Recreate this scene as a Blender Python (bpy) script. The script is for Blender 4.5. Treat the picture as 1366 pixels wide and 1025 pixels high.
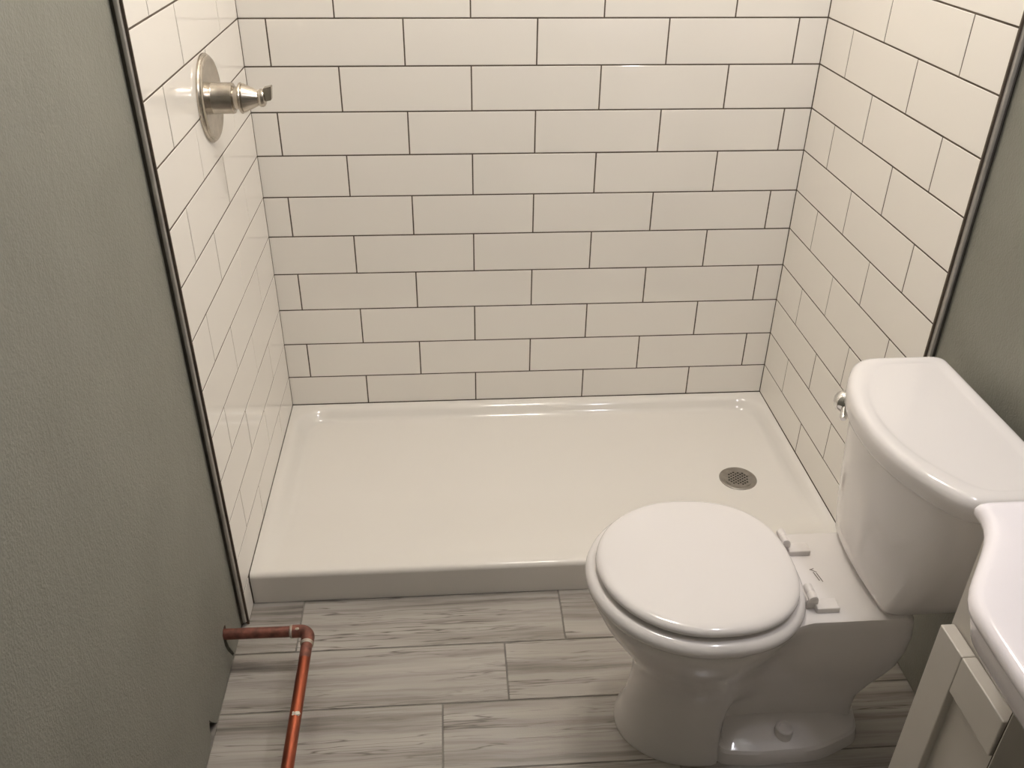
import bpy, bmesh, math, random
from mathutils import Matrix, Vector
random.seed(7)
for o in list(bpy.data.objects): bpy.data.objects.remove(o, do_unlink=True)
S = bpy.context.scene
COL = S.collection
PI = math.pi

# ------------------------------------------------------------------ camera
cam_d = bpy.data.cameras.new('camera'); cam = bpy.data.objects.new('camera', cam_d); COL.objects.link(cam)
cam_d.sensor_width = 36.0; cam_d.lens = 31.179; cam_d.clip_start = .01
R_ = ((0.99754694, 0.06409199, 0.02814823), (-0.06934359, 0.84979922, 0.52252536), (0.00956934, -0.52319548, 0.85215898))
cam.matrix_world = Matrix(((R_[0][0], R_[0][2], -R_[0][1], 0.46395), (R_[1][0], R_[1][2], -R_[1][1], -2.1647),
                           (R_[2][0], R_[2][2], -R_[2][1], 1.46821), (0, 0, 0, 1)))
S.camera = cam
# ------------------------------------------------------------------ world, lights, exposure
W_ = bpy.data.worlds.new('world'); S.world = W_; W_.use_nodes = True
W_.node_tree.nodes['Background'].inputs[0].default_value = (1, .95, .9, 1)
W_.node_tree.nodes['Background'].inputs[1].default_value = .05
vs = S.view_settings
vs.view_transform = 'Standard'; vs.look = 'None'; vs.gamma = 1.0; vs.use_curve_mapping = False; vs.exposure = 0.07
S.cycles.diffuse_bounces = 7
def bulb(name, loc, power, radius, col):
    l = bpy.data.lights.new(name, 'POINT'); l.shadow_soft_size = radius; l.energy = power; l.color = col
    o = bpy.data.objects.new(name, l); COL.objects.link(o); o.location = loc
    return o
WARM = (1, .935, .86); SOFT = (1, .975, 1.06)
for i, x in enumerate((.72, .88)):                     # two-bulb ceiling fitting above the shower
    bulb('ceiling_bulb', (x, -.60, 2.38), 14.0, .035, WARM)
for i, y in enumerate((-1.24, -1.40)):          # vanity light bar on the right wall
    bulb('vanity_bulb', (1.25, y, 1.98), 5.9, .035, SOFT)

# ------------------------------------------------------------------ materials
def mat(name, col, rough=.5, metal=0, coat=0, spec=.5):
    m = bpy.data.materials.new(name); m.use_nodes = True
    b = m.node_tree.nodes['Principled BSDF']
    b.inputs['Base Color'].default_value = (*col, 1); b.inputs['Roughness'].default_value = rough
    b.inputs['Metallic'].default_value = metal; b.inputs['Coat Weight'].default_value = coat
    b.inputs['Specular IOR Level'].default_value = spec; b.inputs['Coat Roughness'].default_value = .05
    return m
def nodes(m): return m.node_tree.nodes, m.node_tree.links, m.node_tree.nodes['Principled BSDF']
def noise(n, l, vec, scale, detail=3, rough=.5):
    t = n.new('ShaderNodeTexNoise'); t.inputs['Scale'].default_value = scale; t.inputs['Detail'].default_value = detail
    t.inputs['Roughness'].default_value = rough
    if vec: l.new(vec, t.inputs['Vector'])
    return t
def add_bump(m, scale, strength, dist, detail=2):
    n, l, b = nodes(m); tc = n.new('ShaderNodeTexCoord')
    t = noise(n, l, tc.outputs['Object'], scale, detail)
    bp = n.new('ShaderNodeBump'); bp.inputs['Strength'].default_value = strength; bp.inputs['Distance'].default_value = dist
    l.new(t.outputs['Fac'], bp.inputs['Height']); l.new(bp.outputs['Normal'], b.inputs['Normal'])
    return t, tc
def vary(m, c1, c2, scale, detail=3):
    n, l, b = nodes(m); tc = n.new('ShaderNodeTexCoord'); t = noise(n, l, tc.outputs['Object'], scale, detail)
    r = n.new('ShaderNodeValToRGB'); r.color_ramp.elements[0].position = .35; r.color_ramp.elements[1].position = .65
    r.color_ramp.elements[0].color = (*c1, 1); r.color_ramp.elements[1].color = (*c2, 1)
    l.new(t.outputs['Fac'], r.inputs[0]); l.new(r.outputs[0], b.inputs['Base Color'])

M_tile = mat('glazed_white_tile', (.88, .85, .80), .07); add_bump(M_tile, 7, .12, .004, 1)
M_grout = mat('brown_grout', (.10, .078, .058), .9); vary(M_grout, (.085, .066, .048), (.12, .094, .07), 30)
M_wall = mat('sage_grey_paint', (.24, .238, .205), .62); vary(M_wall, (.23, .228, .196), (.25, .248, .214), 6)
def wall_bump(m):
    n, l, b = nodes(m); tc = n.new('ShaderNodeTexCoord')
    t = noise(n, l, tc.outputs['Object'], 260, 2, .5); t2 = noise(n, l, tc.outputs['Object'], 70, 2)
    a = n.new('ShaderNodeMath'); a.operation = 'ADD'; l.new(t.outputs['Fac'], a.inputs[0]); l.new(t2.outputs['Fac'], a.inputs[1])
    bp = n.new('ShaderNodeBump'); bp.inputs['Strength'].default_value = .35; bp.inputs['Distance'].default_value = .003
    l.new(a.outputs[0], bp.inputs['Height']); l.new(bp.outputs['Normal'], b.inputs['Normal'])
wall_bump(M_wall)
M_ceil = mat('white_ceiling_paint', (.75, .73, .69), .8); vary(M_ceil, (.74, .72, .68), (.77, .75, .71), 4)
M_trim = mat('brushed_metal_edge', (.51, .49, .46), .35, .5); vary(M_trim, (.46, .44, .41), (.56, .545, .51), 25)
M_gapshade = mat('painted_gap_shade', (.03, .026, .02), .9); vary(M_gapshade, (.025, .02, .016), (.04, .034, .027), 60)  # near-black colour standing in for shade in the door gap and wall holes
M_grooveshade = mat('painted_groove_shade', (.17, .155, .13), .8); vary(M_grooveshade, (.14, .125, .105), (.2, .185, .155), 40)  # brown tone standing in for the shaded groove beside the edging
M_pan = mat('white_acrylic', (.80, .775, .73), .10); add_bump(M_pan, 4, .05, .004, 1)
M_porc = mat('white_porcelain', (.77, .745, .735), .06); vary(M_porc, (.76, .735, .725), (.78, .755, .745), 3)
M_seat = mat('white_enamelled_seat', (.78, .755, .745), .10); vary(M_seat, (.77, .745, .735), (.79, .765, .755), 3)
M_plast = mat('white_plastic', (.74, .71, .69), .3); vary(M_plast, (.72, .69, .67), (.76, .73, .71), 40)
M_sink = mat('white_cultured_marble', (.87, .835, .87), .12); vary(M_sink, (.86, .825, .86), (.88, .845, .88), 5)
M_cab = mat('greige_cabinet_paint', (.60, .57, .53), .4); vary(M_cab, (.585, .555, .515), (.615, .585, .545), 8)
M_nickel = mat('brushed_nickel', (.55, .50, .43), .24, 1); vary(M_nickel, (.50, .455, .39), (.60, .55, .48), 60)
M_chrome = mat('chrome', (.75, .74, .72), .08, 1); vary(M_chrome, (.73, .72, .70), (.77, .76, .74), 20)
M_steel = mat('stainless_strainer', (.40, .375, .34), .32, .9); vary(M_steel, (.36, .335, .30), (.44, .415, .38), 50)
M_black = mat('painted_drain_shade', (.01, .01, .009), .7); vary(M_black, (.008, .008, .007), (.014, .013, .012), 30)  # black colour standing in for the darkness below the strainer
M_copper = mat('aged_copper', (.6, .2, .1), .33, .85)
M_tarn = mat('tarnished_copper', (.32, .15, .10), .45, .6); vary(M_tarn, (.17, .075, .06), (.33, .13, .095), 55, 5)
M_solder = mat('solder_and_flux', (.55, .50, .42), .5, .3); vary(M_solder, (.45, .38, .28), (.66, .62, .55), 120)
M_drip = mat('dried_white_plaster', (.72, .67, .58), .8); vary(M_drip, (.66, .61, .52), (.78, .73, .64), 150)
M_ink = mat('grey_print', (.16, .14, .13), .6); vary(M_ink, (.14, .12, .11), (.19, .17, .16), 200)
M_fgrout = mat('grey_floor_grout', (.22, .205, .185), .9); vary(M_fgrout, (.19, .175, .16), (.25, .235, .21), 40)
def copper():
    n, l, b = nodes(M_copper); tc = n.new('ShaderNodeTexCoord')
    mp = n.new('ShaderNodeMapping'); mp.inputs['Scale'].default_value = (40, 7, 40); l.new(tc.outputs['Object'], mp.inputs[0])
    t = noise(n, l, mp.outputs[0], 1.0, 5, .6); r = n.new('ShaderNodeValToRGB')
    e = r.color_ramp.elements; e[0].position = .33; e[0].color = (.20, .055, .034, 1); e[1].position = .66; e[1].color = (.50, .135, .07, 1)
    l.new(t.outputs['Fac'], r.inputs[0]); l.new(r.outputs[0], b.inputs['Base Color'])
copper()
def plank_mat():
    m = mat('grey_woodlook_porcelain', (.4, .38, .35), .15); n, l, b = nodes(m)
    tc = n.new('ShaderNodeTexCoord'); oi = n.new('ShaderNodeObjectInfo')
    off = n.new('ShaderNodeVectorMath'); off.operation = 'SCALE'; off.inputs[0].default_value = (37, 53, 11)
    l.new(oi.outputs['Random'], off.inputs['Scale'])
    ad = n.new('ShaderNodeVectorMath'); ad.operation = 'ADD'; l.new(tc.outputs['Object'], ad.inputs[0]); l.new(off.outputs[0], ad.inputs[1])
    # gentle waviness so that the grain is not ruler straight
    w = noise(n, l, ad.outputs[0], 5, 3); ws = n.new('ShaderNodeVectorMath'); ws.operation = 'SCALE'; ws.inputs['Scale'].default_value = .015
    l.new(w.outputs['Color'], ws.inputs[0]); wa = n.new('ShaderNodeVectorMath'); wa.operation = 'ADD'
    l.new(ad.outputs[0], wa.inputs[0]); l.new(ws.outputs[0], wa.inputs[1])
    def stretch(sx, sy):
        mp = n.new('ShaderNodeMapping'); mp.inputs['Scale'].default_value = (sx, sy, 1); l.new(wa.outputs[0], mp.inputs[0]); return mp.outputs[0]
    a = noise(n, l, stretch(1.1, 30), 1, 6, .66)
    ra = n.new('ShaderNodeValToRGB'); e = ra.color_ramp.elements
    e[0].position = .32; e[0].color = (.18, .163, .147, 1); e[1].position = .68; e[1].color = (.48, .45, .415, 1)
    k = e.new(.43); k.color = (.315, .29, .262, 1); k = e.new(.52); k.color = (.41, .382, .35, 1)
    l.new(a.outputs['Fac'], ra.inputs[0])
    def veins(sx, sy, level, width, depth, psx, psy, p0, p1):      # thin dark lines where a stretched noise crosses a level, in patches
        v = noise(n, l, stretch(sx, sy), 1, 4, .6)
        s1 = n.new('ShaderNodeMath'); s1.operation = 'SUBTRACT'; s1.inputs[1].default_value = level; l.new(v.outputs['Fac'], s1.inputs[0])
        s2 = n.new('ShaderNodeMath'); s2.operation = 'ABSOLUTE'; l.new(s1.outputs[0], s2.inputs[0])
        mr = n.new('ShaderNodeMapRange'); mr.inputs['From Min'].default_value = 0; mr.inputs['From Max'].default_value = width
        mr.inputs['To Min'].default_value = depth; mr.inputs['To Max'].default_value = 0; l.new(s2.outputs[0], mr.inputs['Value'])
        pm = noise(n, l, stretch(psx, psy), 1, 2); pr = n.new('ShaderNodeMapRange'); pr.inputs['From Min'].default_value = p0; pr.inputs['From Max'].default_value = p1
        l.new(pm.outputs['Fac'], pr.inputs['Value'])
        mm = n.new('ShaderNodeMath'); mm.operation = 'MULTIPLY'; l.new(mr.outputs[0], mm.inputs[0]); l.new(pr.outputs[0], mm.inputs[1])
        return mm.outputs[0]
    base = ra.outputs[0]
    for args, col in (((.9, 20, .50, .010, .85, 1.8, 9, .40, .56), (.12, .105, .092, 1)), ((2.4, 60, .54, .02, .6, 3, 14, .45, .6), (.16, .145, .13, 1))):
        mx = n.new('ShaderNodeMix'); mx.data_type = 'RGBA'; l.new(veins(*args), mx.inputs['Factor'])
        l.new(base, mx.inputs['A']); mx.inputs['B'].default_value = col; base = mx.outputs['Result']
    l.new(base, b.inputs['Base Color'])
    g = noise(n, l, tc.outputs['Object'], 260, 2); bp = n.new('ShaderNodeBump'); bp.inputs['Strength'].default_value = .25; bp.inputs['Distance'].default_value = .0008
    l.new(g.outputs['Fac'], bp.inputs['Height']); l.new(bp.outputs['Normal'], b.inputs['Normal'])
    return m
M_plank = plank_mat()

# ------------------------------------------------------------------ helpers
def tag(o, label=None, cat=None, group=None, kind=None):
    if label: o['label'] = label
    if cat: o['category'] = cat
    if group: o['group'] = group
    if kind: o['kind'] = kind
    return o
def attach(o, parent):
    o.parent = parent
    o.matrix_parent_inverse = Matrix() if parent.parent else Matrix.Translation(-parent.location)
def link(name, me, parent=None):
    o = bpy.data.objects.new(name, me); COL.objects.link(o)
    if parent: attach(o, parent)
    return o
def mesh(name, vf, m, parent=None, smooth=None):
    v, f = vf; me = bpy.data.meshes.new(name); me.from_pydata(v, [], f)
    bm = bmesh.new(); bm.from_mesh(me); bmesh.ops.recalc_face_normals(bm, faces=bm.faces); bm.to_mesh(me); bm.free()
    me.materials.append(m)
    if smooth is not None:
        me.shade_smooth()
        if smooth: me.set_sharp_from_angle(angle=math.radians(smooth))
    return link(name, me, parent)
def empty(name, loc, label, cat, group=None):
    o = bpy.data.objects.new(name, None); COL.objects.link(o); o.location = loc; o.empty_display_size = .05
    return tag(o, label, cat, group)
def join(*vfs):
    V, F = [], []
    for v, f in vfs:
        k = len(V); V += list(v); F += [tuple(i + k for i in q) for q in f]
    return V, F
def box(x0, x1, y0, y1, z0, z1, bev=0, seg=2):
    if not bev:
        v = [(x, y, z) for x in (x0, x1) for y in (y0, y1) for z in (z0, z1)]
        return v, [(0, 1, 3, 2), (4, 6, 7, 5), (0, 4, 5, 1), (2, 3, 7, 6), (0, 2, 6, 4), (1, 5, 7, 3)]
    bm = bmesh.new(); bmesh.ops.create_cube(bm, size=1)
    for q in bm.verts: q.co = ((x0 + x1) / 2 + q.co.x * (x1 - x0), (y0 + y1) / 2 + q.co.y * (y1 - y0), (z0 + z1) / 2 + q.co.z * (z1 - z0))
    bmesh.ops.bevel(bm, geom=bm.edges[:], offset=bev, segments=seg, affect='EDGES', profile=.5)
    bm.verts.index_update()
    r = ([tuple(q.co) for q in bm.verts], [tuple(q.index for q in f.verts) for f in bm.faces]); bm.free(); return r
def loft(rings, cap0=True, cap1=True):
    n = len(rings[0]); V = [p for r in rings for p in r]; F = []
    for i in range(len(rings) - 1):
        for j in range(n):
            k = (j + 1) % n; F.append((i * n + j, i * n + k, (i + 1) * n + k, (i + 1) * n + j))
    if cap0: F.append(tuple(range(n))[::-1])
    if cap1: F.append(tuple((len(rings) - 1) * n + j for j in range(n)))
    return V, F
def basis(d):
    d = Vector(d).normalized(); a = Vector((0, 0, 1)) if abs(d.z) < .9 else Vector((1, 0, 0))
    u = d.cross(a).normalized(); return d, u, d.cross(u)
def lathe(o, d, prof, n=40, cap0=True, cap1=True):        # prof: (distance along d, radius)
    o = Vector(o); d, u, w = basis(d)
    return loft([[tuple(o + d * h + (u * math.cos(2 * PI * k / n) + w * math.sin(2 * PI * k / n)) * r) for k in range(n)] for h, r in prof], cap0, cap1)
def tube(pts, r, n=20):
    P = [Vector(p) for p in pts]; rings = []
    for i, p in enumerate(P):
        t = (P[min(i + 1, len(P) - 1)] - P[max(i - 1, 0)]).normalized()
        _, u, w = basis(t) if abs(t.z) < .9 else basis(t)
        rr = r[i] if isinstance(r, (list, tuple)) else r
        rings.append([tuple(p + (u * math.cos(2 * PI * k / n) + w * math.sin(2 * PI * k / n)) * rr) for k in range(n)])
    return loft(rings)
def fillet(pts, rad, n=6):                                 # round the corners of a 2-D polygon (rad per corner)
    out = []; N = len(pts)
    for i, p in enumerate(pts):
        r = rad[i]
        if not r: out.append(tuple(p)); continue
        p = Vector(p); a = Vector(pts[i - 1]) - p; b = Vector(pts[(i + 1) % N]) - p
        la = min(r, a.length * .98); lb = min(r, b.length * .98); A = p + a.normalized() * la; B = p + b.normalized() * lb
        for k in range(n + 1):
            t = k / n; out.append(tuple(A * (1 - t) ** 2 + p * 2 * t * (1 - t) + B * t * t))
    return out
def sstep(a, b, x):
    t = max(0, min(1, (x - a) / (b - a))); return t * t * (3 - 2 * t)

# ------------------------------------------------------------------ the setting
WX = 1.3614; DEP = .748; DRY = .016                        # alcove width, tiled depth, step from tile face back to drywall
CEIL = 2.42; FRONT = -2.75; HR = 4.125 * .0254; TW = .3082; Z0 = 1.12; JT = .0032
floor = tag(mesh('floor', box(-.06, WX + .06, FRONT, .05, -.06, -.0018), M_fgrout), 'grey wood-look plank tile bathroom floor with pale grout', 'floor', None, 'structure')
tag(mesh('ceiling', box(-.06, WX + .06, FRONT, .05, CEIL, CEIL + .05), M_ceil), 'plain white painted bathroom ceiling', 'ceiling', None, 'structure')
tag(mesh('wall_front', box(-.06, WX + .06, FRONT - .05, FRONT, 0, CEIL), M_wall), 'sage grey painted wall behind the viewer', 'wall', None, 'structure')
wall_back = tag(mesh('wall_back', box(-.06, WX + .06, .0008, .06, 0, CEIL), M_grout), 'back shower wall of white subway tiles with brown grout', 'wall', None, 'structure')
wall_l = tag(mesh('wall_left', box(-.06, -.0008, -DEP + .001, .0008, 0, CEIL), M_grout), 'left shower wall of white subway tiles behind the valve', 'wall', None, 'structure')
wall_r = tag(mesh('wall_right', box(WX + .0008, WX + .06, -DEP + .001, .0008, 0, CEIL), M_grout), 'right shower wall of white subway tiles beside the toilet', 'wall', None, 'structure')

# drywall beyond the tiles; the left one is cut around the pipe and notched at the floor
def slab(poly, x0, x1):
    n = len(poly); v = [(x0, y, z) for y, z in poly] + [(x1, y, z) for y, z in poly]
    f = [tuple(range(n)), tuple(range(n, 2 * n))[::-1]] + [(i, (i + 1) % n, n + (i + 1) % n, n + i) for i in range(n)]
    return v, f
YE = -DEP - .0075
lp = [(FRONT, 0), (FRONT, CEIL), (YE, CEIL), (YE, .0), (-.832, 0), (-.840, .016), (-.854, .045), (-.860, .068), (-.850, .077), (-.848, .1), (-.853, .106), (-.868, .106), (-.8745, .099),
      (-.874, .07), (-.866, .045), (-.849, .016), (-.841, .0)]
lp += [(-1.004, 0), (-1.012, .009), (-1.028, .033), (-1.036, .048), (-1.042, .034), (-1.048, .014), (-1.058, .006), (-1.064, 0)]
wl2 = tag(mesh('wall_left', slab(lp, -DRY - .012, -DRY), M_wall), 'sage grey textured drywall at left, notched around the copper pipe', 'wall', None, 'structure')
mesh('cavity_shade', box(-.075, -DRY - .0125, FRONT, YE, 0, CEIL), M_gapshade, wl2)  # solid dark backing; the shade in the notches is painted
wr2 = tag(mesh('wall_right', box(WX + DRY, WX + DRY + .03, FRONT, YE, 0, CEIL), M_wall), 'sage grey textured drywall behind toilet tank and vanity', 'wall', None, 'structure')

# metal edging profiles covering the step at both tile edges
def edging(name, xa, s, label):                            # s = +1: left wall, the room lies towards +x
    prof = [(-.0105, .0), (-.0105, -.0085), (-.0098, -.0098), (-.0085, -.0105), (-.0055, -.0105), (-.0042, -.0098), (-.0036, -.0085), (-.0036, .0)]
    rings = [[(xa + s * a, -DEP + b, z) for a, b in prof] for z in (.012 if s > 0 else 0, CEIL)]
    t = tag(mesh(name, loft(rings), M_trim, None, 40), label, 'trim', None, 'structure')
    for a, b, gm in ((-.0036, .0006, M_grout), (-DRY - .002, -.0105, M_grooveshade)):
        gx = sorted((xa + s * a, xa + s * b))
        mesh('gap_shade_strip', box(gx[0], gx[1], -DEP - .0030, -DEP + .0010, 0, CEIL), gm, t)  # strips filling the step, their dark colour painted as gap shade
edging('trim_1', 0, 1, 'thin metal edge strip ending the left tiled wall')
edging('trim_2', WX, -1, 'thin metal edge strip ending the right tiled wall')

# tiles: every tile a child of its wall, shared meshes per size
TM = {}
def tile_mesh(w, h, d=.006, b=.0009):
    key = (round(w, 4), round(h, 4))
    if key in TM: return TM[key]
    w2, h2 = w / 2, h / 2
    rc = lambda i, z: [(-w2 + i, -h2 + i, z), (w2 - i, -h2 + i, z), (w2 - i, h2 - i, z), (-w2 + i, h2 - i, z)]
    rings = [rc(0, -d), rc(0, -b), rc(b * .3, -b * .3), rc(b, 0)]
    v, f = loft(rings, False, True)
    me = bpy.data.meshes.new('tile'); me.from_pydata(v, [], f); me.materials.append(M_tile); TM[key] = me
    return me
def place_tile(parent, a0, a1, z0, z1, frame):             # a: position along the wall
    if a1 - a0 < .01 or z1 - z0 < .006: return
    o = bpy.data.objects.new('tile', tile_mesh(a1 - a0, z1 - z0)); COL.objects.link(o)
    o.parent = parent
    org, ax, nrm = frame
    ax = Vector(ax); nrm = Vector(nrm); up = Vector((0, 0, 1)); p = Vector(org) + ax * (a0 + a1) / 2 + up * (z0 + z1) / 2
    m = Matrix((ax, up, nrm)).transposed()
    t = Matrix.Rotation(random.gauss(0, .0016), 3, 'X') @ Matrix.Rotation(random.gauss(0, .0012), 3, 'Y')
    o.matrix_local = Matrix.Translation(p) @ (m @ t).to_4x4()
ZB = .0855
def tile_wall(parent, frame, length, first_even, first_odd, start=0.0005):
    r = 9
    while True:
        zt = Z0 - r * HR - JT / 2; zb = max(Z0 - (r + 1) * HR + JT / 2, ZB + .002)
        if r == 9: zb = ZB + .002
        if zb > CEIL - .02: break
        zt = min(zt, CEIL - .002)
        js = []; f = first_odd if r % 2 else first_even
        x = f
        while x < length - .012: js.append(x); x += TW
        e = [start] + js + [length]
        for i in range(len(e) - 1):
            a0 = e[i] + (JT / 2 if i else 0); a1 = e[i + 1] - (JT / 2 if i < len(e) - 2 else .0008)
            place_tile(parent, a0, a1, zb, zt, frame)
        r -= 1
tile_wall(wall_back, ((0, 0, 0), (1, 0, 0), (0, -1, 0)), WX - .0007, .0606, .0606 + TW / 2)
# left wall runs from front to back so that the tile face looks towards +x
def side_wall(parent, x, even, odd, s):
    r = 9
    while True:
        zt = Z0 - r * HR - JT / 2; zb = Z0 - (r + 1) * HR + JT / 2
        if r == 9: zb = ZB + .002
        if zb > CEIL - .02: break
        zt = min(zt, CEIL - .002); js = []; d = odd if r % 2 else even
        while d < DEP - .012: js.append(d); d += TW
        e = [.0007] + js + [DEP]
        for i in range(len(e) - 1):
            a0 = e[i] + (JT / 2 if i else 0); a1 = e[i + 1] - (JT / 2 if i < len(e) - 2 else .0)
            if s > 0: place_tile(parent, -a1, -a0, zb, zt, ((x, 0, 0), (0, 1, 0), (1, 0, 0)))
            else: place_tile(parent, a0, a1, zb, zt, ((x, 0, 0), (0, -1, 0), (-1, 0, 0)))
        r -= 1
    if s > 0: place_tile(parent, -DEP, -.695, .004, ZB - .001, ((x, 0, 0), (0, 1, 0), (1, 0, 0)))
    else: place_tile(parent, .695, DEP, .004, ZB - .001, ((x, 0, 0), (0, -1, 0), (-1, 0, 0)))
side_wall(wall_l, 0, .327, .180, 1)
side_wall(wall_r, WX, .1508, .1508 + TW / 2, -1)

# floor planks
PP = .1505; PL = .5745; FJ = .003
PMS = {}
def plank_mesh(w, h):
    key = (round(w, 3), round(h, 3))
    if key not in PMS:
        b = .0012; rc = lambda i, z: [(-w / 2 + i, -h / 2 + i, z), (w / 2 - i, -h / 2 + i, z), (w / 2 - i, h / 2 - i, z), (-w / 2 + i, h / 2 - i, z)]
        v, f = loft([rc(0, -.008), rc(0, -b * .6), rc(b, 0)], False, True)
        me = bpy.data.meshes.new('plank'); me.from_pydata(v, [], f); me.materials.append(M_plank); PMS[key] = me
    return PMS[key]
y1 = -.6855; row = 0
while y1 > FRONT + .01:
    y0 = max(y1 - PP, FRONT); x = .112 - row * .1325
    while x > -DRY: x -= PL
    while x < WX + DRY:
        a, b = max(x, -DRY), min(x + PL, WX + DRY)
        if b - a > .02:
            ya, yb = y0 + FJ / 2, y1 - FJ / 2; xa, xb = a + FJ / 2, b - FJ / 2
            o = link('plank', plank_mesh(xb - xa, yb - ya)); o.parent = floor
            o.location = ((xa + xb) / 2, (ya + yb) / 2, random.uniform(-.0003, .0002))
        x += PL
    y1 -= PP; row += 1

# ------------------------------------------------------------------ shower pan and drain
PD = .690; PZ = .085
DRN = Vector((1.198, -.357))
pan = empty('shower_pan', (WX / 2, -PD / 2, 0), 'low white acrylic shower pan filling the tiled alcove', 'shower pan')
def pan_z(x, y):
    dl, dr, db, df = x, WX - x, -y, y + PD
    # rounded-rectangle distance to the basin wall
    ins_l, ins_b, ins_r, ins_f, rad = .020, .018, .008, .014, .085
    cx = max(0, (ins_l + rad) - dl, (ins_r + rad) - dr); cy = max(0, (ins_b + rad) - db)
    if cx > 0 and cy > 0: d = rad - math.hypot(cx, cy)
    else: d = min(dl - ins_l, dr - ins_r, db - ins_b)
    wall = sstep(0, .034, d) * .029 + sstep(.0, .4, d) * .003
    front = sstep(.01, .30, df)                           # long soft rise to the threshold
    slope = .012 * max(0, 1 - math.hypot(x - DRN.x, y - DRN.y) / .9) * sstep(0, .12, d)
    return PZ - (wall + slope) * (front * .9 + .1 * sstep(.01, .06, df))
nx, ny = 150, 90
xs = [.001 + (WX - .002) * i / nx for i in range(nx + 1)]
ys = [-.001 - (PD - .013) * j / ny for j in range(ny + 1)]
V = [(x, y, pan_z(x, y)) for y in ys for x in xs]; F = []
for j in range(ny):
    for i in range(nx):
        a = j * (nx + 1) + i; F.append((a, a + 1, a + nx + 2, a + nx + 1))
last = ny * (nx + 1); prev = [last + i for i in range(nx + 1)]
rr = .012
for k in range(1, 7):                                     # rounded nose, then the apron
    t = k / 6 * PI / 2; ids = []
    for i, x in enumerate(xs):
        ids.append(len(V)); V.append((x, ys[-1] - rr * math.sin(t), V[last + i][2] - rr * (1 - math.cos(t))))
    for i in range(nx): F.append((prev[i], prev[i + 1], ids[i + 1], ids[i]))
    prev = ids
ids = []
for i, x in enumerate(xs): ids.append(len(V)); V.append((x, ys[-1] - rr + .001, .001))
for i in range(nx): F.append((prev[i], prev[i + 1], ids[i + 1], ids[i]))
mesh('basin', (V, F), M_pan, pan, 60)
zc = pan_z(DRN.x, DRN.y)
drain = mesh('drain', lathe((DRN.x, DRN.y, zc - .004), (0, 0, 1), [(0, .0485), (.0058, .0485), (.0068, .0475), (.0072, .045), (.0066, .040), (.0062, .0375)], 56, True, False), M_steel, pan, 50)
drain['label'] = 'round metal shower drain'
# strainer plate with real square holes turned 45 degrees to the walls
hs, pt = .0052, .0082; N = 8
V = []; F = []; idx = {}
def vid(x, y, z):
    k = (round(x, 5), round(y, 5), round(z, 5))
    if k not in idx: idx[k] = len(V); V.append((x, y, z))
    return idx[k]
zt = zc + .0026; zb = zc + .0008
def cell(u0, u1, v0, v1):
    F.append(tuple(vid(u, v, zt) for u, v in ((u0, v0), (u1, v0), (u1, v1), (u0, v1))))
cuts = []
for k in range(-4, 5): cuts += [k * pt - hs / 2, k * pt + hs / 2]
cuts = [-.0366] + cuts + [.0366]
for i in range(len(cuts) - 1):
    for j in range(len(cuts) - 1):
        u0, u1, v0, v1 = cuts[i], cuts[i + 1], cuts[j], cuts[j + 1]; um, vm = (u0 + u1) / 2, (v0 + v1) / 2
        hole = i % 2 == 1 and j % 2 == 1 and math.hypot(um, vm) < .0285
        if hole:
            for (a, b), (c, d) in zip(((u0, v0), (u1, v0), (u1, v1), (u0, v1)), ((u1, v0), (u1, v1), (u0, v1), (u0, v0))):
                F.append((vid(a, b, zt), vid(c, d, zt), vid(c, d, zb), vid(a, b, zb)))
        else: cell(u0, u1, v0, v1)
ca, sa = math.cos(.55), math.sin(.55)
V2 = []
for u, v, z in V:
    r = math.hypot(u, v); m_ = max(abs(u), abs(v))
    if r > .0375: u, v = u * .0375 / r, v * .0375 / r
    V2.append((DRN.x + u * ca - v * sa, DRN.y + u * sa + v * ca, z))
mesh('strainer', (V2, F), M_steel, drain)
mesh('drain_shade_disc', lathe((DRN.x, DRN.y, zc + .0002), (0, 0, 1), [(0, .037), (.0009, .037)], 32), M_black, drain)  # flat black disc over the pan, painted shade for the holes
for a in (.3, .3 + PI):
    p = (DRN.x + math.cos(a) * .0335, DRN.y + math.sin(a) * .0335, zc + .0022)
    mesh('screw', lathe(p, (0, 0, 1), [(0, .0035), (.0008, .0033), (.0012, .002)], 16), M_steel, drain, 40)

# ------------------------------------------------------------------ shower valve
VC = Vector((0, -.368, 1.034))
valve = empty('shower_valve', VC, 'brushed nickel shower valve with round plate and tapered handle on left tiles', 'shower valve')
mesh('escutcheon', lathe(VC + Vector((.0002, 0, 0)), (1, 0, 0), [(0, .083), (.0035, .0832), (.006, .0815), (.0065, .0795), (.0085, .079), (.0105, .0765), (.0112, .074), (.0105, .071), (.0112, .03), (.0112, .026)], 72), M_nickel, valve, 35)
mesh('sleeve', lathe(VC + Vector((.011, 0, 0)), (1, 0, 0), [(0, .0305), (.0015, .0295), (.036, .0295), (.0395, .0285), (.0405, .0265), (.0405, .020)], 48), M_nickel, valve, 35)
hd = mesh('handle', lathe(VC + Vector((.051, 0, 0)), (1, 0, 0), [(0, .0215), (.0085, .0215), (.0095, .025), (.011, .0285), (.0135, .0295), (.0155, .0285), (.0165, .0265), (.0185, .0275), (.021, .0265), (.044, .0155), (.046, .0145), (.0475, .0155), (.050, .017), (.054, .0172), (.058, .0155), (.060, .012), (.0605, .006)], 48), M_nickel, valve, 35)
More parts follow.
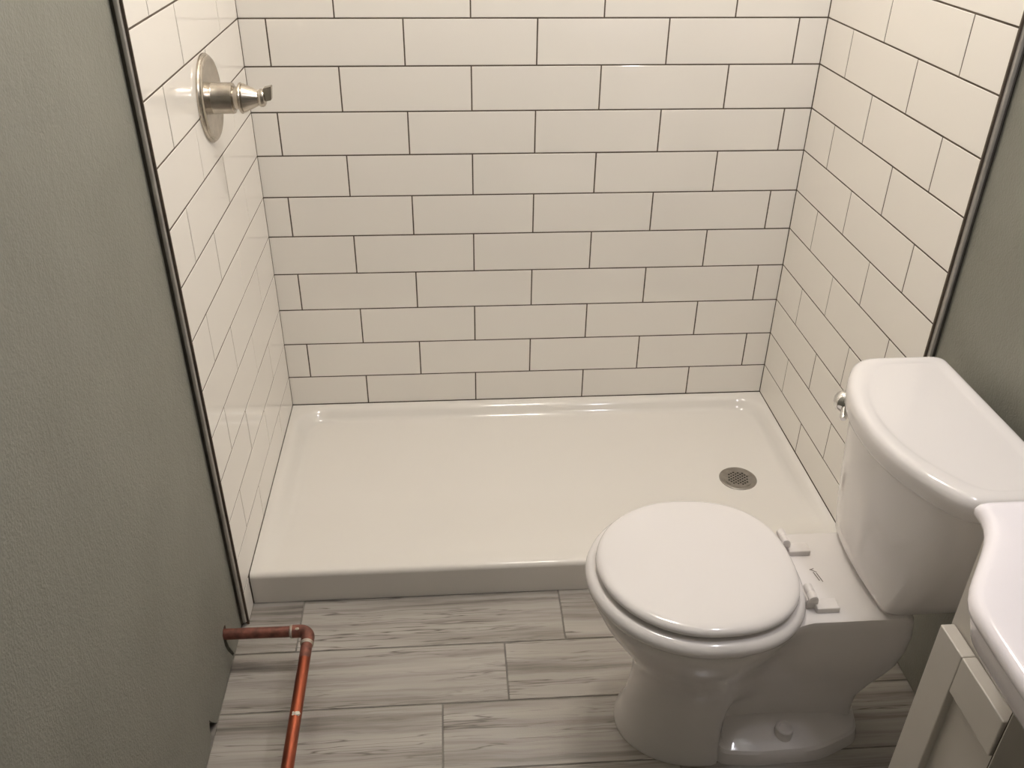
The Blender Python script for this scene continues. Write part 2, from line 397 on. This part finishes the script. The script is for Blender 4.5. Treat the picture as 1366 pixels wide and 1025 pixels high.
# small wedge-shaped lever at the tip
tx = VC.x + .1105
wd = [(tx - .002, -.0065, -.006), (tx - .002, .0065, -.006), (tx + .0105, .0065, -.004), (tx + .0105, -.0065, -.004),
      (tx - .0015, -.0075, .0135), (tx - .0015, .0075, .0135), (tx + .013, .0075, .0165), (tx + .013, -.0075, .0165)]
bm = bmesh.new(); vv = [bm.verts.new((a, VC.y + b, VC.z + c)) for a, b, c in [(tx + (a - tx) * 1.15, b * 1.25, c * 1.3 + .002) for a, b, c in wd]]
for q in ((0, 1, 2, 3), (4, 7, 6, 5), (0, 4, 5, 1), (1, 5, 6, 2), (2, 6, 7, 3), (3, 7, 4, 0)): bm.faces.new([vv[i] for i in q])
bmesh.ops.bevel(bm, geom=bm.edges[:], offset=.0012, segments=2, affect='EDGES'); bm.verts.index_update()
wv = ([tuple(q.co) for q in bm.verts], [tuple(q.index for q in f.verts) for f in bm.faces]); bm.free()
mesh('lever_tip', wv, M_nickel, hd)

# ------------------------------------------------------------------ toilet
TY = -1.045
toilet = empty('toilet', (.98, TY, 0), 'white two-piece round toilet with closed lid beside the vanity', 'toilet')
def outline(xf, xc, xb, W, D, z, m=0, xe=None, n=64, p=4):
    xe = xe if xe is not None else xb - .05
    up = []
    for k in range(n + 1):
        x = xf + (xb - xf) * (1 - math.cos(PI * k / n)) / 2
        rb = (xc - xf) * 1.0
        if x <= xc: w = W * math.sqrt(max(0, 1 - ((xc - x) / (xc - xf)) ** 2))
        else:
            c = 1 - ((x - xc) / rb) ** 2; circ = W * math.sqrt(max(0, c)) if D < W else D
            w = D + (math.sqrt((circ - D) ** 2 + .03 ** 2) + (circ - D)) / 2 if D < W else W + (D - W) * sstep(xc, xb, x)
            if D < W: w -= .0075 * sstep(xc, xc + .03, x) * 0 ; w = min(w, W) if x < xc + .05 else w
        if m and x > xc: w = (1 - m) * w + m * (D + (W - D) * (1 - sstep(.925, .962, x)))
        if x > xe: w *= max(0, 1 - ((x - xe) / (xb - xe)) ** p) ** (1 / p)
        up.append((x, w))
    return [(x, TY + w, z) for x, w in up] + [(x, TY - w, z) for x, w in up[-2:0:-1]]
secs = [  # xf, xc, xb, W, D, z
    (.757, .90, 1.215, .112, .060, .0, 1), (.757, .90, 1.215, .112, .060, .008, 1), (.768, .90, 1.212, .103, .052, .03, 1), (.775, .90, 1.212, .099, .048, .06, 1), (.779, .90, 1.216, .097, .048, .09, .9),
    (.783, .90, 1.230, .096, .056, .13, .5), (.780, .895, 1.244, .101, .068, .17, .15), (.766, .885, 1.252, .116, .082, .21, 0), (.740, .875, 1.255, .138, .092, .255),
    (.712, .87, 1.252, .160, .100, .30), (.695, .87, 1.243, .173, .106, .338), (.690, .87, 1.232, .177, .109, .355), (.692, .87, 1.226, .176, .108, .363), (.700, .87, 1.218, .168, .101, .3665)]
bowl = mesh('bowl', loft([outline(*s) for s in secs]), M_porc, toilet, 50)
# side foot with the recessed bolt flat and its bolt hole
def foot(s):
    pts = []
    for x0, x1, hw, z in ((.930, 1.226, .118, 0), (.930, 1.225, .118, .010), (.932, 1.221, .116, .028), (.934, 1.216, .1125, .034), (.942, 1.205, .105, .0375), (.950, 1.175, .040, .062)):
        pl = fillet([(x0, .02), (x0, hw * .93), (x0 + .07, hw), (x1 - .10, hw * .97), (x1 - .012, hw * .66), (x1, .02)], [0, .02, .02, .03, .02, 0], 4)
        pts.append([(x, TY + s * y, z) for x, y in pl])
    return loft(pts)
for s in (-1, 1):
    ft = mesh('foot_flange', foot(s), M_porc, toilet, 24)
    mesh('bolt_cap', lathe((1.060, TY + s * .083, .036), (0, 0, 1), [(0, .0165), (.0235, .0165), (.0255, .015), (.0262, .012), (.0225, .0095), (.022, .002)], 28), M_plast, ft, 35)

def egg(xf, xb, hw, z, n=80, flat=.0):
    cx = xf + (xb - xf) * .5; out = []
    for k in range(n):
        a = 2 * PI * k / n; c, s_ = math.cos(a), math.sin(a)
        rx = (xb - xf) / 2
        e = 2.0 if c < 0 else 2.45                         # blunter at the hinge
        x = cx + rx * math.copysign(abs(c) ** (2 / e), c); y = hw * math.copysign(abs(s_) ** (2 / e), s_)
        out.append((x, TY + y, z))
    return out
def ring(xf, xb, hw, z): return egg(xf, xb, hw, z)
def inset(i, z, base): return egg(base[0] + i, base[1] - i, base[2] - i, z)
bs = (.682, 1.052, .181)
seat_rings = [inset(.006, .3665, bs), inset(.0005, .370, bs), inset(-.001, .3765, bs), inset(.001, .383, bs), inset(.006, .3885, bs), inset(.013, .391, bs), inset(.030, .3915, bs),
              inset(.062, .390, bs), inset(.070, .384, bs), inset(.070, .3665, bs)]
V, F = loft(seat_rings + [seat_rings[0]], False, False)
mesh('seat_ring', (V, F), M_seat, toilet, 60)
bl = (.698, 1.040, .1655)
lid_rings = [inset(.012, .3958, bl), inset(.003, .3978, bl), inset(.0, .4015, bl), inset(.0008, .4062, bl), inset(.004, .4100, bl), inset(.010, .4124, bl), inset(.020, .4136, bl),
             inset(.045, .4146, bl), inset(.085, .4154, bl), inset(.13, .4159, bl)]
mesh('seat_lid', loft(lid_rings), M_seat, toilet, 60)
for s in (-1, 1):
    y = TY + s * .070
    h = mesh('hinge', join(box(1.043, 1.064, y - .011, y + .019, .366, .386, .003), lathe((1.052, y - .016, .3905), (0, 1, 0), [(0, .006), (.001, .0075), (.0155, .0075), (.0165, .0068), (.0175, .0075), (.034, .0075), (.035, .006)], 24)), M_plast, toilet, 40)
    mesh('hinge_cap', box(1.058, 1.098, y - .022, y + .002, .365, .3765, .0018), M_plast, h)
# the small printed mark on the deck between the hinges
mk = [(-.010, -.0022), (.000, -.0022), (.000, -.0012), (-.010, -.0012)]
def print_bar(x, y, l, w, a):
    z = .3668; c, s_ = math.cos(a), math.sin(a); q = [(-l / 2, -w / 2), (l / 2, -w / 2), (l / 2, w / 2), (-l / 2, w / 2)]
    return [(x + u * c - v * s_, y + u * s_ + v * c, z) for u, v in q], [(0, 1, 2, 3)]
mesh('printed_mark', join(print_bar(1.0895, TY - .006, .022, .0018, -1.40), print_bar(1.0945, TY - .009, .022, .0018, -1.40), print_bar(1.089, TY + .008, .013, .0018, -.7), print_bar(1.0875, TY + .012, .009, .0014, .4)), M_ink, bowl)

def dshape(xb, xcor, bow, hw, z, i=0, n=14):
    xb -= i; xcor += i; hw -= i
    pts = [(xb, hw)]
    for k in range(n + 1):
        t = 1 - 2 * k / n; pts.append((xcor - bow * (1 - abs(t) ** 2.2), hw * t))
    pts.append((xb, -hw))
    rad = [.02] + [.028] + [0] * (n - 1) + [.028] + [.02]
    return [(x, TY + y, z) for x, y in fillet(pts, rad, 6)]
T = [dshape(1.300, 1.174, .004, .098, .3672), dshape(1.306, 1.168, .007, .110, .372), dshape(1.312, 1.167, .013, .121, .385), dshape(1.320, 1.172, .026, .139, .42), dshape(1.325, 1.178, .042, .161, .48), dshape(1.329, 1.184, .056, .180, .56), dshape(1.332, 1.188, .067, .193, .652)]
mesh('tank', loft(T), M_porc, toilet, 45)
LB = (1.340, 1.180, .072, .208)
L = [dshape(*LB, .648, .006), dshape(*LB, .650, .002), dshape(*LB, .656, 0), dshape(*LB, .674, 0), dshape(*LB, .682, .002), dshape(*LB, .687, .006), dshape(*LB, .6895, .011), dshape(*LB, .690, .016),
     dshape(*LB, .690, .024), dshape(*LB, .6886, .028), dshape(*LB, .6880, .031), dshape(*LB, .6881, .036)]
mesh('tank_lid', loft(L), M_porc, toilet, 60)
# chrome flush lever near the far end of the tank front
lv = Vector((1.157, TY + .146, .632))
dn = Vector((-.88, .22, 0)).normalized()
fl = mesh('flush_lever', lathe(lv, dn, [(-.008, .010), (.002, .010), (.003, .014), (.006, .0175), (.012, .0195), (.018, .0185), (.024, .015), (.028, .009), (.0295, .003)], 36), M_chrome, toilet, 40)
tg = Vector((-.42, -.80, 0)).normalized()
ap = [lv + dn * .009 + tg * t * .045 + Vector((0, 0, -.010 * t)) + dn * (-.002 * t) for t in [k / 8 for k in range(9)]]
mesh('lever_arm', tube(ap, [.0065, .0064, .0062, .006, .006, .006, .0062, .0062, .004], 16), M_chrome, fl, 50)

# ------------------------------------------------------------------ vanity cabinet and sink top
VX = 1.066; VY0 = -1.428; VY1 = -1.5775; VZ = .8100; WR = WX + DRY - .001
van = empty('vanity_cabinet', (1.2, -1.66, 0), 'pale greige vanity cabinet with shaker door under the white sink', 'cabinet')
c0 = .016
mesh('carcass', join(box(VX, VX + c0, -1.489, VY0, 0, VZ), box(VX, VX + c0, VY1, -1.489, 0, .714), box(VX + c0, WR, VY0 - c0, VY0, 0, VZ), box(VX + .13, VX + .13 + c0, -1.89, VY1 - .004, 0, VZ - .1), box(VX + .13 + c0, WR, -1.89, -1.89 + c0, 0, VZ), box(VX + c0, WR, VY1, VY0 - c0, .06, .06 + c0), box(VX + .13 + c0, WR, -1.89 + c0, VY1 - .004, .06, .06 + c0)), M_cab, van)
mesh('side_panel', box(1.0488, WR, VY1 - .0042, VY1 - .003, .0, .714), M_cab, van)
mesh('edge_shade_strip', box(1.0515, VX - .0008, VY1 - .0029, VY1 + .0011, .0, .714), M_gapshade, van)  # dark filler strip, painted shade between door and side panel
DX0, DX1 = 1.047, 1.0652; DY0 = -1.4345; DY1 = VY1 + .0015; DZ0 = .06; DZ1 = .657; SW = .0515; RW = .0585
door = mesh('door', box(DX0 + .010, DX1, DY1 + .003, DY0 - .004, DZ0 + .004, DZ1 - .004), M_cab, van)
mesh('stile', box(DX0, DX1 - .0005, DY0 - SW, DY0, DZ0, DZ1, .0016), M_cab, door)
mesh('rail', box(DX0, DX1 - .0005, DY1, DY0 - SW - .0003, DZ1 - RW, DZ1, .0016), M_cab, door)
mesh('rail', box(DX0, DX1 - .0005, DY1, DY0 - SW - .0003, DZ0, DZ0 + RW, .0016), M_cab, door)

sink = empty('sink_top', (1.2, -1.66, VZ), 'glossy white sink top with bowed basin front on the vanity', 'sink')
SC = -1.665; SH = .258; SZ = .83
def front_x(dy):                                           # x of the front edge at distance dy from the centre line
    d = abs(dy); return 1.052 - .081 * (1 - sstep(.09, .242, d)) - .007 * (1 - min(1, d / .15) ** 2)
def top_outline(i, z):
    pts = [(WR, SC + SH - i)]
    rad = [0]; n = 40
    for k in range(n + 1):
        y = (SH - i) * (1 - 2 * k / n); pts.append((front_x(y * SH / (SH - i)) + i, SC + y)); rad.append(.016 if k in (0, n) else 0)
    pts.append((WR, SC - SH + i)); rad.append(0)
    return [(x, y, z) for x, y in fillet(pts, rad, 5)]
def basin_ring(a, z, n):                                   # oval basin rings matched to the outline's vertex count
    ref = top_outline(.014, 0); cx, cy = 1.135, SC; out = []
    for x, y, _ in ref:
        t = math.atan2((y - cy) / .19, (x - cx) / .135); out.append((cx + a * .128 * math.cos(t), cy + a * .178 * math.sin(t), z))
    return out
rings = [top_outline(.012, .8105), top_outline(.004, .8115), top_outline(.0005, .8145), top_outline(0, .819), top_outline(.002, .8245), top_outline(.006, .8285), top_outline(.012, .830), top_outline(.018, .830),
         basin_ring(1.02, .830, 0), basin_ring(.98, .8285, 0), basin_ring(.95, .822, 0), basin_ring(.90, .80, 0), basin_ring(.8, .765, 0), basin_ring(.6, .735, 0), basin_ring(.3, .722, 0), basin_ring(.08, .719, 0)]
mesh('top', loft(rings), M_sink, sink, 60)
def belly(s, z, push):
    out = []
    for k in range(41):
        d = -1 + 2 * k / 40; y = SC + d * .176 * s
        x = 1.075 - (1.075 - front_x(d * .176 * .98) - .006) * push * (1 - abs(d) ** 8)
        out.append((x, y, z))
    return out + [(1.0755, SC + .176 * s, z), (1.0755, SC - .176 * s, z)]
mesh('basin_belly', loft([belly(1, .8115, .99), belly(1, .797, .99), belly(.99, .778, .94), belly(.97, .760, .83), belly(.93, .744, .63), belly(.87, .732, .34), belly(.78, .725, -.1)]), M_sink, sink, 60)

# ------------------------------------------------------------------ copper pipe
PZc = .0895; PR = .0113; EX = .1530; EY = -.8625
pipe = empty('copper_pipe', (EX, -1.2, 0), 'copper water pipe leaving the left wall and turning along the floor', 'pipe')
short = mesh('stub_pipe', tube([(-.045, EY + .001, PZc), (EX - .028, EY, PZc)], PR, 28), M_tarn, pipe, 40)
ca_ = [(EX - .034 + .002 * k, EY, PZc) for k in range(2)]
R = .019
arc = [(EX - .036, EY, PZc), (EX - .030, EY, PZc)] + [(EX - R + R * math.sin(t), EY - R + R * math.cos(t), PZc) for t in [k / 10 * PI / 2 for k in range(11)]] + [(EX, EY - .030, PZc), (EX, EY - .036, PZc)]
mesh('elbow', tube(arc, .0133, 28), M_tarn, pipe, 40)
mesh('solder_ring', lathe((EX - .0385, EY, PZc), (1, 0, 0), [(0, .0115), (.0015, .0128), (.004, .0138), (.0055, .0134)], 28), M_solder, pipe, 50)
mesh('solder_ring', lathe((EX, EY - .0325, PZc), (0, -1, 0), [(0, .0134), (.0015, .0139), (.0045, .0128), (.0065, .0115)], 28), M_solder, pipe, 50)
mesh('tarnished_length', tube([(EX, EY - .035, PZc), (EX + .0001, EY - .075, PZc)], PR + .0001, 28), M_tarn, pipe, 40)
mesh('long_pipe', tube([(EX, EY - .030, PZc), (EX + .002, -1.3, PZc), (EX + .003, -1.75, PZc)], PR, 28), M_copper, pipe, 40)
arc2 = [(EX + .003, -1.74, PZc)] + [(EX + .003 - R + R * math.cos(t), -1.76 - R * math.sin(t), PZc) for t in [k / 10 * PI / 2 for k in range(11)]] + [(EX - .035, -1.76 - R, PZc)]
mesh('elbow', tube(arc2, .0133, 28), M_tarn, pipe, 40)
mesh('stub_pipe', tube([(EX - .03, -1.76 - R, PZc), (-.03, -1.76 - R, PZc)], PR, 28), M_tarn, pipe, 40)
# dried plaster blob on the pipe
def blob(c, r, sx, sy, sz):
    bm = bmesh.new(); bmesh.ops.create_icosphere(bm, subdivisions=3, radius=1)
    for q in bm.verts:
        k = 1 + .18 * math.sin(5 * q.co.x + 2) * math.cos(6 * q.co.y) + .1 * math.sin(9 * q.co.z + q.co.x * 4)
        q.co = (c[0] + q.co.x * sx * r * k, c[1] + q.co.y * sy * r * k, c[2] + q.co.z * sz * r * k)
    bm.verts.index_update(); o = ([tuple(q.co) for q in bm.verts], [tuple(q.index for q in f.verts) for f in bm.faces]); bm.free(); return o
mesh('plaster_blob', blob((EX + .003, -1.072, PZc + .0095), .01, .75, .55, .28), M_drip, pipe, 60)
mesh('solder_drip', blob((EX - .022, EY - .005, PZc + .0122), .004, 1, .8, .4), M_solder, pipe, 60)
